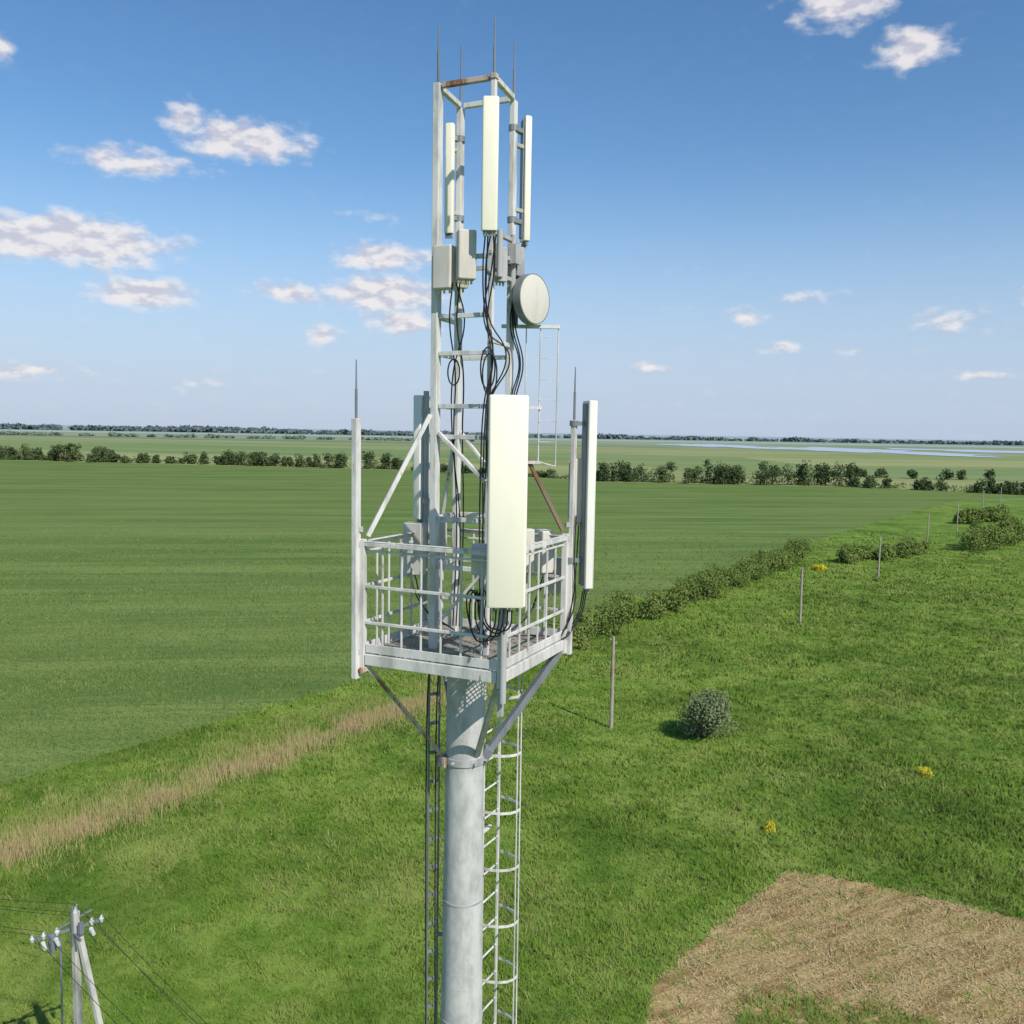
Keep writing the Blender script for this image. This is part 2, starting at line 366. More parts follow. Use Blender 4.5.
hsc=0.40+1.3*vn(x,y,2.6,3)*vn(x,y,7,4)+1.0*np.clip(vn(x,y,1.1,5)-0.62,0,1)*2
blades('meadow_grass',x,y,5,0.14,0.42,0.0011*y,0.0022*y,0.6,M_grass,hsc)
x,y=sample(26000,30,170)
kw=(~inpoly(x,y,CROP))&(~inpoly(x,y,BROWN))&(vn(x,y,9,21)*0.5+vn(x,y,2.3,22)*0.3+rng.uniform(0,.2,len(x))>0.60)
x=x[kw];y=y[kw]
blades('weeds',x,y,5,0.2,0.5,0.0011*y,0.0030*y,0.5,M_rough,0.6+vn(x,y,2,7)*.6)
xb=rng.uniform(4,32,30000); yb=rng.uniform(30,49,30000); kb=inpoly(xb,yb,BROWN)&~inpoly(xb,yb,INTR)&(vn(xb*0.4+yb*.9,yb*0.4-xb*.9,0.8,9)*.6+vn(xb,yb,2.5,19)*.4+rng.uniform(-.3,.3,len(xb))>0.42)
xb=xb[kb];yb=yb[kb]
blades('dry_straw',xb,yb,3,0.03,0.18,np.full(len(xb),0.045),np.full(len(xb),0.08),1.6,M_straw)
rl=np.array([(-40,34),(-28.7,46.2),(-24.3,51.9),(-20.4,57.8),(-15.5,65.2),(-10.6,72.4),(-6.9,77.2),(-1,86)])
def strip(n_,sd_,off):
    seg=rng.integers(0,len(rl)-1,n_); t=rng.uniform(0,1,n_)[:,None]
    return rl[seg]*(1-t)+rl[seg+1]*t+rng.normal(0,1.0,(n_,2))*sd_+np.array([-0.8,0.6])*off
q=strip(9000,0.85,0.6)
kk=vn(q[:,0],q[:,1],1.6,11)*.75+vn(q[:,0],q[:,1],6,14)*.25+rng.uniform(-.28,.28,len(q))>0.48; q=q[kk]
blades('dry_reeds',q[:,0],q[:,1],4,0.3,1.15,np.full(len(q),0.032),np.full(len(q),0.25),0.2,M_reed,0.55+0.6*vn(q[:,0],q[:,1],1.3,15))
q=strip(14000,2.1,2.4); kk=(vn(q[:,0],q[:,1],1.8,12)+rng.uniform(-.3,.3,len(q))>0.5)&~inpoly(q[:,0],q[:,1],CROP); q=q[kk]
blades('rough_verge_grass',q[:,0],q[:,1],4,0.25,0.6,np.full(len(q),0.05),np.full(len(q),0.2),0.3,M_rough)
x,y=sample(60000,52,230)
kc=inpoly(x,y,CROP)&(rng.uniform(0,1,len(x))<np.clip((230-y)/150,0,1)); x=x[kc];y=y[kc]
M_cropb=foliage('crop_blades',(0.085,0.145,0.036),(0.150,0.215,0.060),(0.180,0.235,0.070),0.9,0.1)
blades('crop_plants',x,y,4,0.15,0.35,0.0010*y,0.0024*y,0.3,M_cropb)
# ---------------------------------------------------------------- foliage clumps
def leaves(lobes,per,size,mat,name,parent=None,flat=0.75):
    P=[];Nn=[]
    for (c,rad,fac) in lobes:
        n_=max(6,int(per*fac)); u=rng.normal(0,1,(n_,3)); u/=np.linalg.norm(u,axis=1)[:,None]
        rr=rng.uniform(0.35,1.08,n_)**0.6
        q=np.array(c)+u*rr[:,None]*np.array(rad); P.append(q); Nn.append(u+rng.normal(0,0.7,(n_,3)))
    P=np.concatenate(P); Nn=np.concatenate(Nn); ok=P[:,2]>0.02; P=P[ok];Nn=Nn[ok]; Nn/=np.linalg.norm(Nn,axis=1)[:,None]
    a=np.cross(Nn,rng.normal(0,1,Nn.shape)); a/=np.linalg.norm(a,axis=1)[:,None]; b=np.cross(Nn,a)
    s=size*rng.uniform(0.6,1.4,len(P))[:,None]
    v=np.stack([P-a*s,P-b*s*0.55,P+a*s,P+b*s*0.55],1).reshape(-1,3)
    f=np.arange(len(v)).reshape(-1,4)
    return npmesh(name,v,f,mat,parent,attr=np.repeat(rng.uniform(0,1,len(P)),4))
def tree_lobes(x,y,h,wd,nl=6,low=0):
    out=[]
    for i in range(nl):
        a=rng.uniform(0,6.28); rr=rng.uniform(0.1,0.55)*wd/2; s=rng.uniform(0.3,0.5)*wd/2*1.3
        z=rng.uniform(0.35,0.82)*h; out.append(((x+rr*math.cos(a),y+rr*math.sin(a),z),(s,s,min(s*0.85,h*0.32)),1))
    for i in range(low):
        a=rng.uniform(0,6.28); rr=rng.uniform(0.2,0.9)*wd/2; s=rng.uniform(0.35,0.5)*wd/2*1.3
        out.append(((x+rr*math.cos(a),y+rr*math.sin(a),h*rng.uniform(.12,.3)),(s,s,h*0.24),1))
    out.append(((x,y,h*0.45),(wd*0.42,wd*0.42,h*0.42),1.4)); return out
def belt(name,line,spacing,h0,h1,w0,w1,per,size,mat,gap=0.0,jit=3,trunks=True,low=0,nl=6,under=0):
    e=empty(name,(line[0][0],line[0][1],0)); lob=[]; mb=MB()
    for a,b in zip(line[:-1],line[1:]):
        a=np.array(a,float);b=np.array(b,float);Ln=np.linalg.norm(b-a);k=max(1,int(Ln/spacing))
        for t in range(k):
            if rng.uniform()<gap: continue
            tt=rng.uniform() if under else (t+rng.uniform())/k
            q=a+(b-a)*tt+rng.normal(0,jit,2); hv=vn(np.array([q[0]]),np.array([q[1]]),spacing*(9 if under else 5),31)[0]; h=h0+(h1-h0)*np.clip(hv*0.9+rng.uniform(-.25,.35),0,1.2)
            wd=rng.uniform(w0,w1)*(0.6+0.5*h/h1)
            lob+=tree_lobes(q[0],q[1],h,wd,nl,low)
            if trunks:
                rt=0.03*h; mb.tube((q[0],q[1],0),(q[0]+rng.normal(0,.1)*h*0.3,q[1],h*0.6),rt,rt*0.4,6)
                for _ in range(2): 
                    a2=rng.uniform(0,6.28); mb.tube((q[0],q[1],h*0.3),(q[0]+math.cos(a2)*h*.2,q[1]+math.sin(a2)*h*.2,h*0.62),rt*.5,rt*.2,5)
        if under:
            for t in range(int(Ln/3.0)):
                q=a+(b-a)*rng.uniform()+rng.normal(0,jit*.6,2); hh=under*rng.uniform(0.35,1.1)
                lob.append(((q[0],q[1],hh*0.45),(rng.uniform(2,4),rng.uniform(2,3.5),hh*0.55),0.8))
    leaves(lob,per,size,mat,'foliage',e)
    if trunks: mb.obj('trunks',M_bark,e)
belt('tree_line',[(-480,622),(-338,604),(-262,590)],3.4,7,15,6,12,38,0.65,M_dleaf,0.0,3.5,True,3,6,6)
belt('tree_line',[(-272,592),(-197,580),(-110,560),(-72,552)],3.6,4.5,12.5,5,11,34,0.62,M_dleaf,0.0,3.5,True,3,6,5)
belt('tree_line',[(-72,552),(45,458)],6,2,6,5,9,34,0.55,M_dleaf,0.1,2,True,2,6,3)
belt('tree_line',[(40,455),(100,450),(168,447)],3.3,5,12.5,5,11,38,0.52,M_dleaf,0.0,3,True,3,6,5.5)
belt('tree_line',[(168,440),(200,418),(230,395),(300,375)],3.6,3,8.5,4,9,36,0.48,M_dleaf,0.0,2.5,True,3,6,4)
belt('tree_line',[(150,560),(260,540),(420,560)],10,3,8,6,10,34,0.7,M_dleaf,0.45,4,True,2)
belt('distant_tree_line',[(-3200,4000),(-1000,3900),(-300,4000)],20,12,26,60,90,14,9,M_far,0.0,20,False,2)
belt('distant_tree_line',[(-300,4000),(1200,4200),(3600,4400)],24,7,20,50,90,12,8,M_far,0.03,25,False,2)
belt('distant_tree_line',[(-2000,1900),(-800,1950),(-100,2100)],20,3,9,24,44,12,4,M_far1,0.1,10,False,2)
hl=[(3,93),(6.1,97.3),(10.6,104.3),(16.8,115),(24,125.8),(32.6,138.8),(43.2,154.6),(57,174.6)]
belt('hedge',hl,1.4,1.5,5.4,2.8,5.8,100,0.15,M_leaf,0.04,0.9,True,1)
belt('hedge',[(62,170),(74,177),(87,187)],1.6,1.8,4.2,3,5,100,0.18,M_leaf,0.05,0.9,True,1)
belt('hedge',[(98,192),(110,204),(124,218)],1.8,2.4,6.0,4,7,110,0.22,M_leaf,0.05,1.2,True,1)
belt('hedge',[(127,254),(150,271)],2.5,2.5,5.5,4,7,100,0.28,M_leaf,0.05,1.4,True,1)
def bush(name,x,y,h,wd,per,size,mat,nl=9):
    e=empty(name,(x,y,0)); mb=MB()
    for i in range(7):
        a=rng.uniform(0,6.28); mb.tube((x,y,0),(x+math.cos(a)*wd*.3,y+math.sin(a)*wd*.3,h*0.7),0.05,0.015,6)
    mb.obj('stems',M_bark,e); leaves(tree_lobes(x,y,h,wd,nl,3),per,size,mat,'foliage',e)
bush('willow_bush',15.7,69.6,3.9,5.2,480,0.10,M_gleaf,14)
bush('flowering_shrub',16,52.8,0.7,0.9,40,0.05,M_yel)
bush('flowering_shrub',29.8,62.4,0.7,1.4,40,0.05,M_yel)
bush('flowering_shrub',56,161.7,1.1,3.2,60,0.12,M_yel)
bush('shrub',11.6,34.0,0.5,1.2,60,0.05,M_leaf)
# ---------------------------------------------------------------- wooden poles
for (x,y,h) in [(8.4,71.8,7.6),(37.5,114.8,7.3),(63.2,153.4,7.2),(94.3,203,7.2),(117,235.4,7.2),(157,299.5,7.2),(175.6,323,7.2)]:
    e=empty('utility_pole',(x,y,0)); mb=MB(); mb.tube((x,y,-0.3),(x+rng.normal(0,.06),y,h),0.17,0.12,12); mb.obj('shaft',M_wood,e,True)
    mb=MB()
    for s,z in ((-1,h-0.25),(1,h-0.55)):
        mb.tube((x,y,z),(x+s*0.22,y,z),0.015,seg=6); mb.tube((x+s*0.22,y,z),(x+s*0.22,y,z+0.13),0.045,0.03,8)
    mb.obj('insulators',M_conc,e)
# ---------------------------------------------------------------- electricity pole
ex,ey=-14.2,28.4
e=empty('electricity_pole',(ex,ey,0)); mb=MB()
mb.beam((ex,ey,-0.3),(ex,ey,8.0),0.22,0.18); mb.beam((ex+1.9,ey-0.6,-0.2),(ex+0.13,ey-0.03,7.25),0.18,0.15)
mb.obj('concrete_posts',M_conc,e,False,0.015)
mb=MB()
mb.beam((ex-1.2,ey-0.5,7.25),(ex+0.75,ey+0.42,7.52),0.08); mb.beam((ex-0.45,ey+0.45,7.15),(ex+0.5,ey-0.7,7.4),0.07); mb.beam((ex-0.05,ey-0.13,6.9),(ex-0.05,ey-0.13,8.25),0.06)
mb.beam((ex-0.5,ey-0.25,7.5),(ex+0.45,ey+0.25,7.95),0.05)
mb.tube((ex-0.45,ey-0.2,2.5),(ex-0.4,ey-0.2,7.2),0.035,seg=8)
mb.beam((ex-0.6,ey-0.35,6.8),(ex-0.6,ey-0.35,7.3),0.2,0.14); mb.beam((ex+0.28,ey-0.2,7.35),(ex+0.28,ey-0.2,7.75),0.16,0.1); mb.obj('crossarms',M_blue,e)
mb=MB(); ins=[]
for t in (-1.15,-0.85,-0.5,0.45,0.72):
    q=Vector((ex+t,ey+t*0.45,7.42+t*0.14)); ins.append(q+Vector((0,0,0.2)))
    mb.tube(q-Vector((0,0,.04)),q+Vector((0,0,0.08)),0.05,0.09,10); mb.tube(q+Vector((0,0,0.08)),q+Vector((0,0,0.2)),0.08,0.035,10)
    if t in (-0.85,-.5,.45): mb.tube(q+Vector((0,-0.08,-0.14)),q+Vector((0.2,-0.3,-0.2)),0.075,0.06,10)
mb.tube((ex,ey,8.0),(ex+0.05,ey,8.24),0.07,0.03,10); ins.append(Vector((ex,ey,8.26)))
mb.obj('insulators',M_glass,e,True)
wires=[]
for i,q in enumerate(ins):
    if i==2: continue
    for tgt in (Vector((-34+i*0.3,33,8.2)),Vector((2.5+i*0.35,12.5,7.6))):
        pl=[]
        for k in range(9):
            t=k/8; z=q.z+(tgt.z-q.z)*t-4*0.5*t*(1-t); pl.append((q.x+(tgt.x-q.x)*t,q.y+(tgt.y-q.y)*t,z))
        wires.append(pl)
cable('wires',wires,0.008,M_black,e)
# ---------------------------------------------------------------- CELL TOWER
TX,TY=-0.465,9.40
T=empty('cell_tower',(TX,TY,0))
def rad(z): return 0.20+0.008*(21.14-z)
mb=MB(); zs=[-0.2,6,12,18,21.6]
for a,b in zip(zs[:-1],zs[1:]): mb.tube((TX,TY,a),(TX,TY,b-0.002),rad(a),rad(b),48,cap=True)
mb.obj('tapered_pole',M_pole,T,True)
mb=MB()
z=20.51; mb.tube((TX,TY,z-0.035),(TX,TY,z+0.035),rad(z)+0.016,seg=48)
for z in (18.95,17.6,15.2,12): mb.tube((TX,TY,z-0.008),(TX,TY,z+0.008),rad(z)+0.006,seg=48)
mb.tube((TX,TY,21.5),(TX,TY,21.62),0.26,seg=40)
for a in (200,240,300,340):
    c_,s_=math.cos(math.radians(a)),math.sin(math.radians(a)); rr=rad(20.5)+0.03
    mb.tube((TX+c_*(rr-.02),TY+s_*(rr-.02),20.51),(TX+c_*(rr+.02),TY+s_*(rr+.02),20.51),0.015,seg=6)
mb.obj('clamp_rings',M_galv,T,True)
mb=MB(); mb.beam((TX-.27,TY-.06,20.5),(TX-.18,TY-.12,20.5),0.09,0.11); mb.obj('clamp_lug',M_rust,T,False,0.004)
cL=Vector((-1.50,9.02,0)); cF=Vector((-0.08,8.38,0)); cR=Vector((0.59,9.80,0)); cB=cL+cR-cF
corn=[cL,cF,cR,cB]; zf=21.67; zr=22.88
ctr=(cL+cR)/2
def at(c,z): return Vector((c[0],c[1],z))
mb=MB()
for i in range(4):
    a,b=corn[i],corn[(i+1)%4]; dd=(b-a).normalized()*0.04
    mb.beam(at(a+dd,zf),at(b-dd,zf),0.05,0.11)
    mb.beam(at(a+dd,zf+0.115),at(b-dd,zf+0.115),0.012,0.09)
for i in range(4):
    q=ctr+(corn[i]-ctr)*0.94; c2=Vector((TX,TY,0))+(q-Vector((TX,TY,0)))*0.2
    mb.beam(at(c2,zf-0.03),at(q,zf-0.03),0.06,0.07)
u=(cF-cL); v=(cR-cF)
for t in (0.3,0.7):
    mb.beam(at(cL+u*t,zf+0.01)+v.normalized()*0.03,at(cL+u*t+v,zf+0.01)-v.normalized()*0.03,0.045,0.05)
mb.obj('platform_frame',M_rail,T,False,0.004)
mb=MB(); nb=36
un,vn_=u.normalized(),v.normalized()
for k in range(1,nb):
    a=cL+u*(k/nb); mb.beam(at(a+vn_*0.03,zf+0.065),at(a+v-vn_*0.03,zf+0.065),0.006,0.012)
for k in range(1,nb):
    a=cL+v*(k/nb); mb.beam(at(a+un*0.03,zf+0.069),at(a+u-un*0.03,zf+0.069),0.006,0.010)
mb.obj('floor_grating',M_grate,T)
mb=MB()
for c in corn: mb.beam(at(c,zf-0.1),at(c,zr+0.02),0.06)
for i in range(4):
    a,b=corn[i],corn[(i+1)%4]; dn=(b-a).normalized(); dd=dn*0.032; nrm=Vector((dn.y,-dn.x,0))
    mb.angle(at(a+dd,zr-0.03),at(b-dd,zr-0.03),0.055,0.008)
    mb.beam(at(a+dd,zr-0.10)-nrm*0.02,at(b-dd,zr-0.10)-nrm*0.02,0.03,0.02)
    mb.beam(at(a+dd,22.42),at(b-dd,22.42),0.02,0.03); mb.beam(at(a+dd,22.05),at(b-dd,22.05),0.02,0.03)
    for k in range(1,7):
        q=a+(b-a)*(k/7)-nrm*0.021
        mb.beam(at(q,zf+0.05),at(q,zr-0.05),0.018)
mb.obj('guardrail',M_rail,T,False,0.003)
mb=MB(); mb.angle(at(cL,21.58)+Vector((0.05,0,0)),(TX-0.23,TY-0.08,20.54),0.05,0.008); mb.beam((cL.x-0.03,cL.y-0.04,21.55),(cL.x+0.05,cL.y,21.58),0.05); mb.obj('rusty_brace',M_rust,T)
mb=MB(); mb.beam(at(cR,21.6)-Vector((0.04,0.04,0)),(TX+0.20,TY+0.02,20.5),0.085,0.07); mb.beam((TX+0.18,TY+0.0,20.46),(TX+0.27,TY,20.62),0.12,0.1)
mb.angle(at(cB,21.58),(TX-0.1,TY+0.2,20.54),0.05,0.008)
mb.obj('blue_brace',M_blue,T,False,0.004)
mb=MB(); mb.beam(at(cF,21.58)+Vector((-0.03,0.05,0)),(TX+0.14,TY-0.16,20.6),0.05,0.05); mb.beam(at(cF,21.56),at(cF,21.3),0.05); mb.obj('front_brace',M_galv,T)
mb=MB()
pL=Vector((-1.565,9.0,0)); pR=Vector((0.66,9.83,0))
mb.beam(at(pL,21.47),at(pL,24.11),0.088,0.06); mb.beam(at(pR,21.55),at(pR,24.14),0.07,0.05)
mb.obj('outer_posts',M_white,T,False,0.006)
mb=MB()
for z in (21.75,22.85,23.0): mb.beam(at(cL,z),at(pL,z),0.04,0.05); mb.beam(at(cR,z),at(pR,z),0.04,0.05)
pF=Vector((-0.06,8.30,0)); pB=Vector((-1.0,10.36,0))
mb.tube(at(pF,21.45),at(pF,24.2),0.033,seg=14); mb.tube(at(pB,21.6),at(pB,24.45),0.033,seg=14)
for z in (21.8,22.8): mb.beam(at(cF,z),at(pF,z),0.05,0.05); mb.beam(at(cB,z),at(pB,z),0.05,0.05)
mb.obj('antenna_pipes',M_galv,T,True)
mL=Vector((-0.80,9.25,0)); mF=Vector((-0.24,9.0,0)); mR=Vector((-0.05,9.56,0)); mB=mL+mR-mF
ml=[mL,mF,mR,mB]; zb,zt=21.72,27.42
mb=MB()
mb.beam(at(mL,zb),at(mL,zt),0.095,0.07); mb.beam(at(mB,zb),at(mB,zt-0.04),0.085,0.06)
mb.beam(at(mF,zb),at(mF,zt-.04),0.05,0.05); mb.beam(at(mR,zb),at(mR,zt-.04),0.08,0.06)
mb.obj('mast_legs',M_white,T,False,0.006)
mb=MB()
for i,(a,b) in enumerate([(mL,mF),(mF,mR),(mR,mB),(mB,mL)]):
    dn=(b-a).normalized()*0.045
    for z in ((25.72,25.15,24.78,24.25,23.94,23.1,22.6) if i!=1 else (25.72,24.9,23.94,23.0)):
        if i==2 and z in (24.25,25.15): continue
        mb.beam(at(a+dn,z),at(b-dn,z),0.035,0.045)
    if i: mb.beam(at(a+dn,zt-0.02),at(b-dn,zt-0.02),0.05,0.05)
mb.beam(at(mL,23.98)+Vector((.04,-.04,0)),at(mF,23.5)+Vector((-.03,-.03,0)),0.05,0.035)
mb.beam(at(mL,22.0)+Vector((.04,-.04,0)),at(mF,22.6)+Vector((-.03,-.03,0)),0.03,0.03)
mb.beam(at(mF,23.9)+Vector((.03,.03,0)),at(mR,23.3)+Vector((0,-.04,0)),0.04,0.03)
mb.beam(at(mB,24.0)+Vector((.03,0,0)),at(mR,23.4)+Vector((-.04,0,0)),0.04,0.03)
mb.beam(at(mL,24.16)+Vector((-.05,-.03,0)),at(cL,22.93)+Vector((0.05,0,0)),0.045,0.045)
mb.beam(at(mF,24.05),at(cF,22.9)+Vector((-.02,.04,0)),0.04,0.04)
mb.beam(at(mB,24.1),at(cB,22.9),0.04,0.04)
mb.obj('mast_bracing',M_white,T,False,0.003)
mb=MB(); mb.beam(at(mR,24.02)+Vector((.05,.02,0)),at(cR,22.93)+Vector((-.03,0,0)),0.04,0.04); mb.obj('mast_strut',M_brown,T,False,0.004)
mb=MB(); dn=(mF-mL).normalized()*0.05; mb.beam(at(mL+dn,zt-0.02),at(mF-dn,zt-0.02),0.05,0.05)
mb.beam(at(mF,zt-0.039),at(mF,zt+0.01),0.07,0.07)
mb.obj('top_crossbar',M_rust,T,False,0.004)
mb=MB()
for q,z0,z1 in ((mL,zt,27.97),(mB,zt-.04,28.02),(mF,zt-.04,27.96),(mR,zt-.04,27.98),(pL,24.1,24.69),(pR,24.14,24.71)):
    mb.tube(at(q,z0),at(q,z0+0.3),0.014,seg=8); mb.tube(at(q,z0+0.3),at(q,z1),0.009,0.006,seg=6)
mb.obj('lightning_rods',M_blue,T,True)
def prof(wd,dp,rf=0.04,rb=0.012):
    out=[]
    for (cx_,cy_,rr,a0) in ((wd/2-rf,dp/2-rf,rf,0),(-wd/2+rf,dp/2-rf,rf,90),(-wd/2+rb,-dp/2+rb,rb,180),(wd/2-rb,-dp/2+rb,rb,270)):
        for k in range(6):
            a=math.radians(a0+k*18); out.append((cx_+rr*math.cos(a),cy_+rr*math.sin(a)))
    return out
def panel(c,z0,z1,wd,dp,n2,mat,pipe=None,rf=0.04,backmat=None):
    nn=Vector((n2[0],n2[1],0)).normalized(); sdv=Vector((-nn.y,nn.x,0))
    mb=MB(); mb.prism(prof(wd,dp,rf),z0,z1,c,nn); mb.obj('panel_antenna',mat,T,True)
    mb=MB(); cc=Vector((c[0],c[1],0))
    mb.beam(at(cc-nn*(dp/2+0.008),z0+0.03),at(cc-nn*(dp/2+0.008),z1-0.03),wd*0.6,0.016,upv=nn)
    for k in (-0.3,-0.1,0.1,0.3):
        q=cc+sdv*wd*k; mb.tube(at(q,z0-0.05),at(q,z0+0.005),0.014,seg=8)
    if pipe is not None:
        for z in (z0+0.15*(z1-z0),z1-0.12*(z1-z0)):
            pp=Vector((pipe[0],pipe[1],0)); mb.beam(at(cc-nn*(dp/2),z),at(pp,z),0.06,0.045); mb.tube(at(pp,z-0.03),at(pp,z+0.03),0.05,seg=12)
    mb.obj('antenna_bracket',backmat or M_greyb,T)
panel((-0.045,8.17),24-1.60,24+0.33,0.36,0.14,(0.03,-1),M_cream,pF,0.03)
panel((0.835,9.86),24-1.70,24+0.35,0.27,0.10,(0.97,0.2),M_radw,pR,0.04)
panel((-1.06,10.42),24-1.02,24+0.40,0.20,0.11,(-0.85,0.5),M_radw,pB,0.03,M_galv)
panel((-0.262,8.80),24+1.91,24+3.14,0.155,0.085,(0.0,-1),M_cream,mF,0.02)
panel((0.09,9.70),24+2.0,24+3.26,0.155,0.075,(0.95,0.3),M_cream,mR,0.03)
panel((-0.715,9.74),24+2.08,24+3.20,0.095,0.075,(-0.2,-0.97),M_cream,mB,0.02)
def rru(c,z0,z1,wd,dp,n2,mat,fins=True):
    nn=Vector((n2[0],n2[1],0)).normalized(); sdv=Vector((-nn.y,nn.x,0)); cc=Vector((c[0],c[1],0)); mb=MB()
    mb.prism(prof(wd,dp,0.018,0.012),z0,z1,c,nn,0.01)
    if fins:
        k=int(wd/0.022)
        for i in range(k):
            q=cc+sdv*(-wd/2+0.015+i*(wd-0.03)/(k-1))-nn*(dp/2+0.012); mb.beam(at(q,z0+0.03),at(q,z1-0.03),0.006,0.024,upv=nn)
    for i in (-.3,0,.3): mb.tube(at(cc+sdv*wd*i,z0-0.04),at(cc+sdv*wd*i,z0+.005),0.012,seg=8)
    mb.obj('radio_unit',mat,T,False,0.003)
rru((-0.71,9.10),25.40,25.82,0.21,0.13,(-0.45,-0.9),M_beige)
rru((-0.49,9.0),25.48,25.95,0.18,0.14,(0.25,-1),M_beige)
rru((-0.60,9.65),25.5,25.85,0.18,0.12,(-0.6,0.8),M_beige)
rru((-0.16,9.22),25.50,25.84,0.13,0.10,(0.5,-.8),M_galv)
rru((0.02,9.5),25.60,25.90,0.12,0.10,(0.7,-.7),M_galv)
rru((-1.08,9.95),22.40,22.98,0.24,0.12,(-0.4,-0.9),M_beige)
rru((-0.84,10.1),22.55,22.98,0.2,0.12,(-0.2,-0.9),M_beige)
rru((0.73,9.93),23.02,23.72,0.12,0.16,(0.97,0.2),M_beige)
rru((0.36,9.95),22.45,22.92,0.22,0.14,(-0.9,-0.4),M_beige)
rru((0.48,10.05),22.2,22.6,0.2,0.12,(0.4,-0.9),M_beige)
rru((0.14,9.75),22.5,22.95,0.2,0.12,(0.4,-0.9),M_beige)
rru((-0.30,8.62),22.62,22.92,0.16,0.1,(-0.3,-1),M_beige)
mb=MB()
for z in (25.95,25.75,25.55): mb.beam(at(mF,z)+Vector((-.02,-.03,0)),at(mR,z)+Vector((.05,-.06,0)),0.05,0.04)
mb.tube(at(mF,25.5)+Vector((.08,-.07,0)),at(mF,25.95)+Vector((.08,-.07,0)),0.03); mb.tube((-0.03,9.38,25.35),(-0.03,9.38,26.0),0.028)
mb.beam((-0.2,9.1,25.6),(-0.2,9.1,25.85),0.12,0.1); mb.beam((-0.02,9.36,25.7),(-0.02,9.36,25.9),0.11,0.09)
for z in (26.95,26.3): mb.beam(at(mR,z),at(mR,z)+Vector((.1,.1,0)),0.05,0.04); mb.beam(at(mB,z),at(mB,z)+Vector((-.1,-.03,0)),0.05,0.04)
mb.obj('mount_brackets',M_galv,T,False,0.004)
dn=Vector((math.sin(math.radians(52)),-math.cos(math.radians(52)),0.02)).normalized(); dc=Vector((0.20,9.40,25.365))
mb=MB(); mb.spin(dc,dn,[(0,0.022),(0.12,0.018),(0.22,0.006),(0.248,0.0)]); mb.obj('dish_radome',M_beige,T,True)
mb=MB(); mb.spin(dc,dn,[(0.248,0.003),(0.257,0.0),(0.257,-0.09),(0.235,-0.10),(0.15,-0.14),(0.07,-0.17),(0.07,-0.19),(0,-0.19)]); mb.obj('dish_reflector',M_greyb,T,True)
mb=MB(); bk=dc-dn*0.18; mb.tube(bk,bk-dn*0.09,0.085,seg=24); mb.tube(bk-dn*0.02,bk-dn*0.02+Vector((-0.02,-0.02,0.2)),0.02); mb.beam(bk-dn*0.03,at(mR,25.36),0.07,0.09); mb.tube(at(mR,25.1)+Vector((.05,0,0)),at(mR,25.62)+Vector((.05,0,0)),0.03)
mb.obj('dish_mount',M_greyb,T,True)
mb=MB()
mb.beam((-0.14,9.55,25.10),(0.47,9.62,25.11),0.05,0.035); mb.beam((0.10,9.6,24.26),(0.30,9.62,24.26),0.04,0.03); mb.beam((0.02,9.62,23.68),(0.30,9.64,23.68),0.05,0.03)
mb.tube((0.46,9.62,25.11),(0.455,9.66,23.64),0.007,seg=6); mb.tube((0.27,9.6,25.11),(0.27,9.64,23.68),0.007,seg=6); mb.tube((0.30,9.64,23.68),(0.455,9.66,23.64),0.007,seg=6)
mb.tube((0.12,9.6,25.1),(0.12,9.62,23.7),0.006,seg=6)
for k in range(6): mb.tube((0.27,9.61,23.9+k*0.22),(0.46,9.63,23.9+k*0.22),0.0035,seg=5)
mb.beam((-0.1,9.58,24.26),(0.10,9.6,24.26),0.035,0.03)
mb.obj('side_arm_frame',M_white,T)
mb=MB(); P1=Vector((-0.27,9.80,0)); P2=Vector((-0.10,10.12,0)); md=(P1+P2)/2; ld=(P2-P1).normalized(); on=Vector((ld.y,-ld.x,0))
for q in (P1,P2): mb.beam(at(q,0.2),at(q,21.4),0.035,0.02)
z=0.5
while z<21.3: mb.tube(at(P1,z),at(P2,z),0.011,seg=6); z+=0.33
cg=[md+ld*math.cos(a)*0.24+on*(math.sin(a)*0.36) for a in [math.radians(x) for x in range(0,181,20)]]
z=2.6
while z<21.4:
    for a,b in zip(cg[:-1],cg[1:]): mb.beam(at(a,z),at(b,z),0.006,0.03)
    z+=0.66
for q in (cg[3],cg[5],): mb.beam(at(q,2.6),at(q,21.4),0.022,0.006)
z=1.5
while z<21: 
    mb.beam(at(md,z),at(Vector((TX,TY,0))+(md-Vector((TX,TY,0)))*0.4,z),0.03); z+=3
mb.obj('ladder',M_white,T)
mb=MB(); q1=Vector((-0.85,9.38,0)); q2=Vector((-0.745,9.44,0))
for q in (q1,q2): mb.beam(at(q,0.2),at(q,21.6),0.018,0.018)
z=0.4
while z<21.6: mb.beam(at(q1,z),at(q2,z),0.02,0.03); z+=0.32
z=1
while z<21: mb.beam(at(q2,z),(TX-0.15,TY,z),0.03,0.03); z+=2.5
mb.obj('cable_ladder',M_greyb,T)
cb=[]
for k in range(2):
    o=Vector((-0.85+k*0.10,9.36+k*0.015,0)); cb.append([at(o,0.1),at(o,8),at(o,16),at(o,21.5),at(o+Vector((.05,.05,0)),21.75)])
for k in range(5):
    o=rng.normal(0,0.025,2); s=-0.30+k*0.026
    cb.append([Vector((s,8.82,25.88)),Vector((s+o[0],8.9,25.6)),Vector((s-0.02+o[1]*2,8.94,25.2-0.05*k)),Vector((s+0.03-o[0]*3,8.93,24.75)),Vector((s+o[1],8.95,24.3)),Vector((s-.02,8.97,23.6)),Vector((s+o[0],8.98,22.8)),Vector((s,9.05,21.9))])
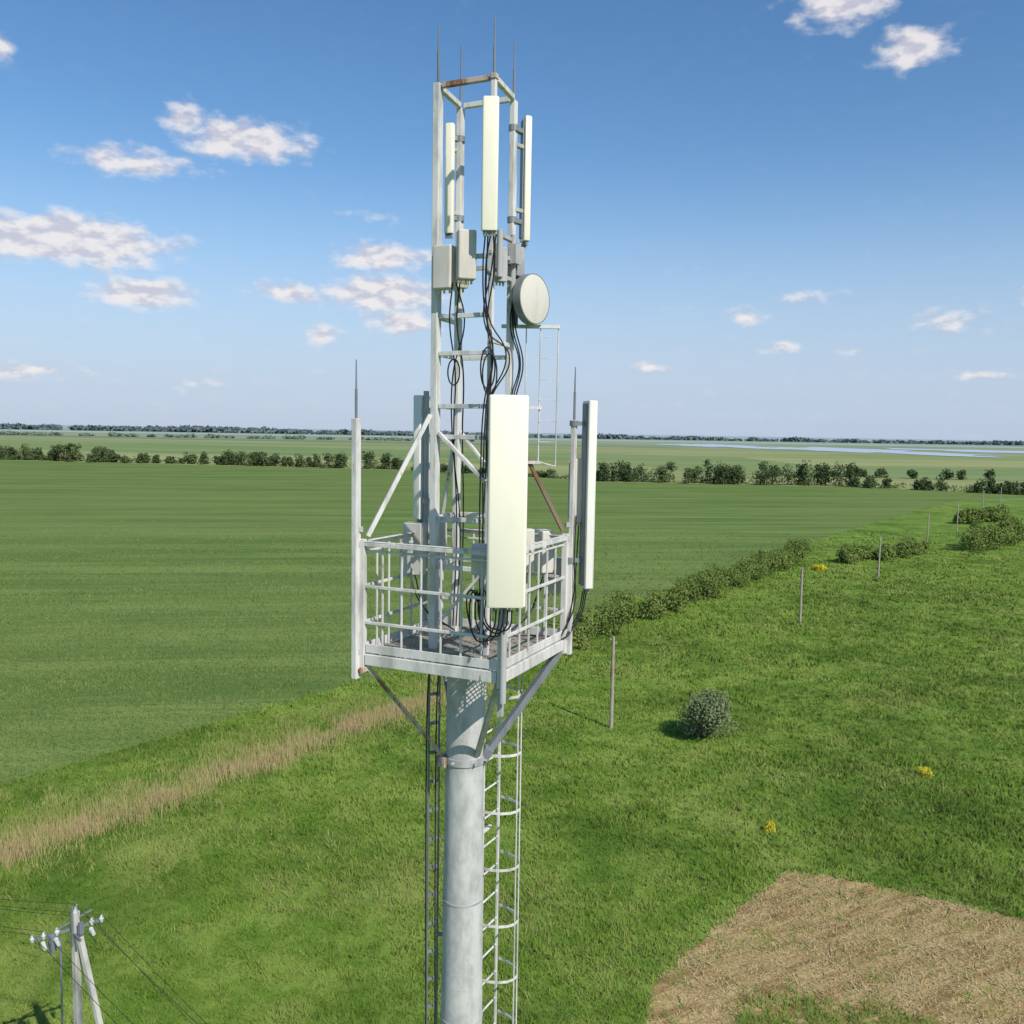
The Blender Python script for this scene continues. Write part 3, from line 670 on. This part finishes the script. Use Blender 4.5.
for k in range(2):
    cx0=-0.26+0.02*k; zc=24.62-0.06*k; cb.append([Vector((cx0+0.07*math.cos(a),8.90-0.01*k,zc+0.20*math.sin(a))) for a in [math.radians(x) for x in range(0,390,30)]])
cb.append([Vector((-0.62+0.06*math.cos(a),9.3,24.6+0.13*math.sin(a))) for a in [math.radians(x) for x in range(0,390,30)]])
for k in range(3):
    s=-0.62+k*0.035; o=rng.normal(0,0.035,4)
    cb.append([Vector((s,9.0,25.45)),Vector((s+o[0],9.15,25.1)),Vector((s+o[1]-.03,9.3,24.6)),Vector((s+o[2],9.45,24.0)),Vector((s+0.03,9.6,23)),Vector((s,9.6,21.9))])
for k in range(3):
    s=-0.02+k*0.025; o=rng.normal(0,0.025,4)
    cb.append([Vector((0.06+.02*k,9.66,25.97)),Vector((0.05+o[0],9.6,25.75)),Vector((s+o[1],9.5,25.45)),Vector((s-.03,9.48,25.1)),Vector((s+0.06+o[2],9.46,24.7)),Vector((s-0.01,9.5,24.35)),Vector((s-.05,9.6,23.5)),Vector((s-.1,9.6,21.9))])
for k in range(5):
    s=-0.13+k*0.036
    cb.append([Vector((s,8.17,22.37)),Vector((s-0.02,8.2,22.2)),Vector((s-0.10+rng.normal(0,.03),8.35,22.02+0.03*k)),Vector((s-0.25,8.55,22.15+rng.normal(0,.07))),Vector((s-0.27,8.7,22.45)),Vector((-0.32,8.8,22.3)),Vector((-0.3+.02*k,8.95,21.85))])
for k in range(3):
    s=0.80+k*0.02
    cb.append([Vector((s,9.86,22.26)),Vector((s-0.05,9.85,22.0)),Vector((s-.14,9.82,21.85)),Vector((0.60,9.75,21.75)),Vector((0.4,9.7,21.78)),Vector((0.0,9.6,21.8))])
cb.append([Vector((0.74,9.9,23.0)),Vector((0.72,9.85,22.6)),Vector((0.69,9.8,22.2)),Vector((0.62,9.76,21.85))])
cb.append([Vector((0.70,9.80,23.1)),Vector((0.69,9.79,22.6)),Vector((0.70,9.77,22.1)),Vector((0.55,9.72,21.75))])
for k in range(3):
    cb.append([Vector((-1.08+.03*k,10.38,22.95)),Vector((-1.12,10.2,22.6)),Vector((-1.1+.05*k,9.95,22.3)),Vector((-0.95,9.8,22.05)),Vector((-.6,9.6,21.85))])
    cb.append([Vector((0.36+.04*k,9.95,22.42)),Vector((0.3,9.9,22.2)),Vector((0.2,9.75,22.0)),Vector((0,9.6,21.85))])
cable('feeder_cables',cb,0.0075,M_black,T)
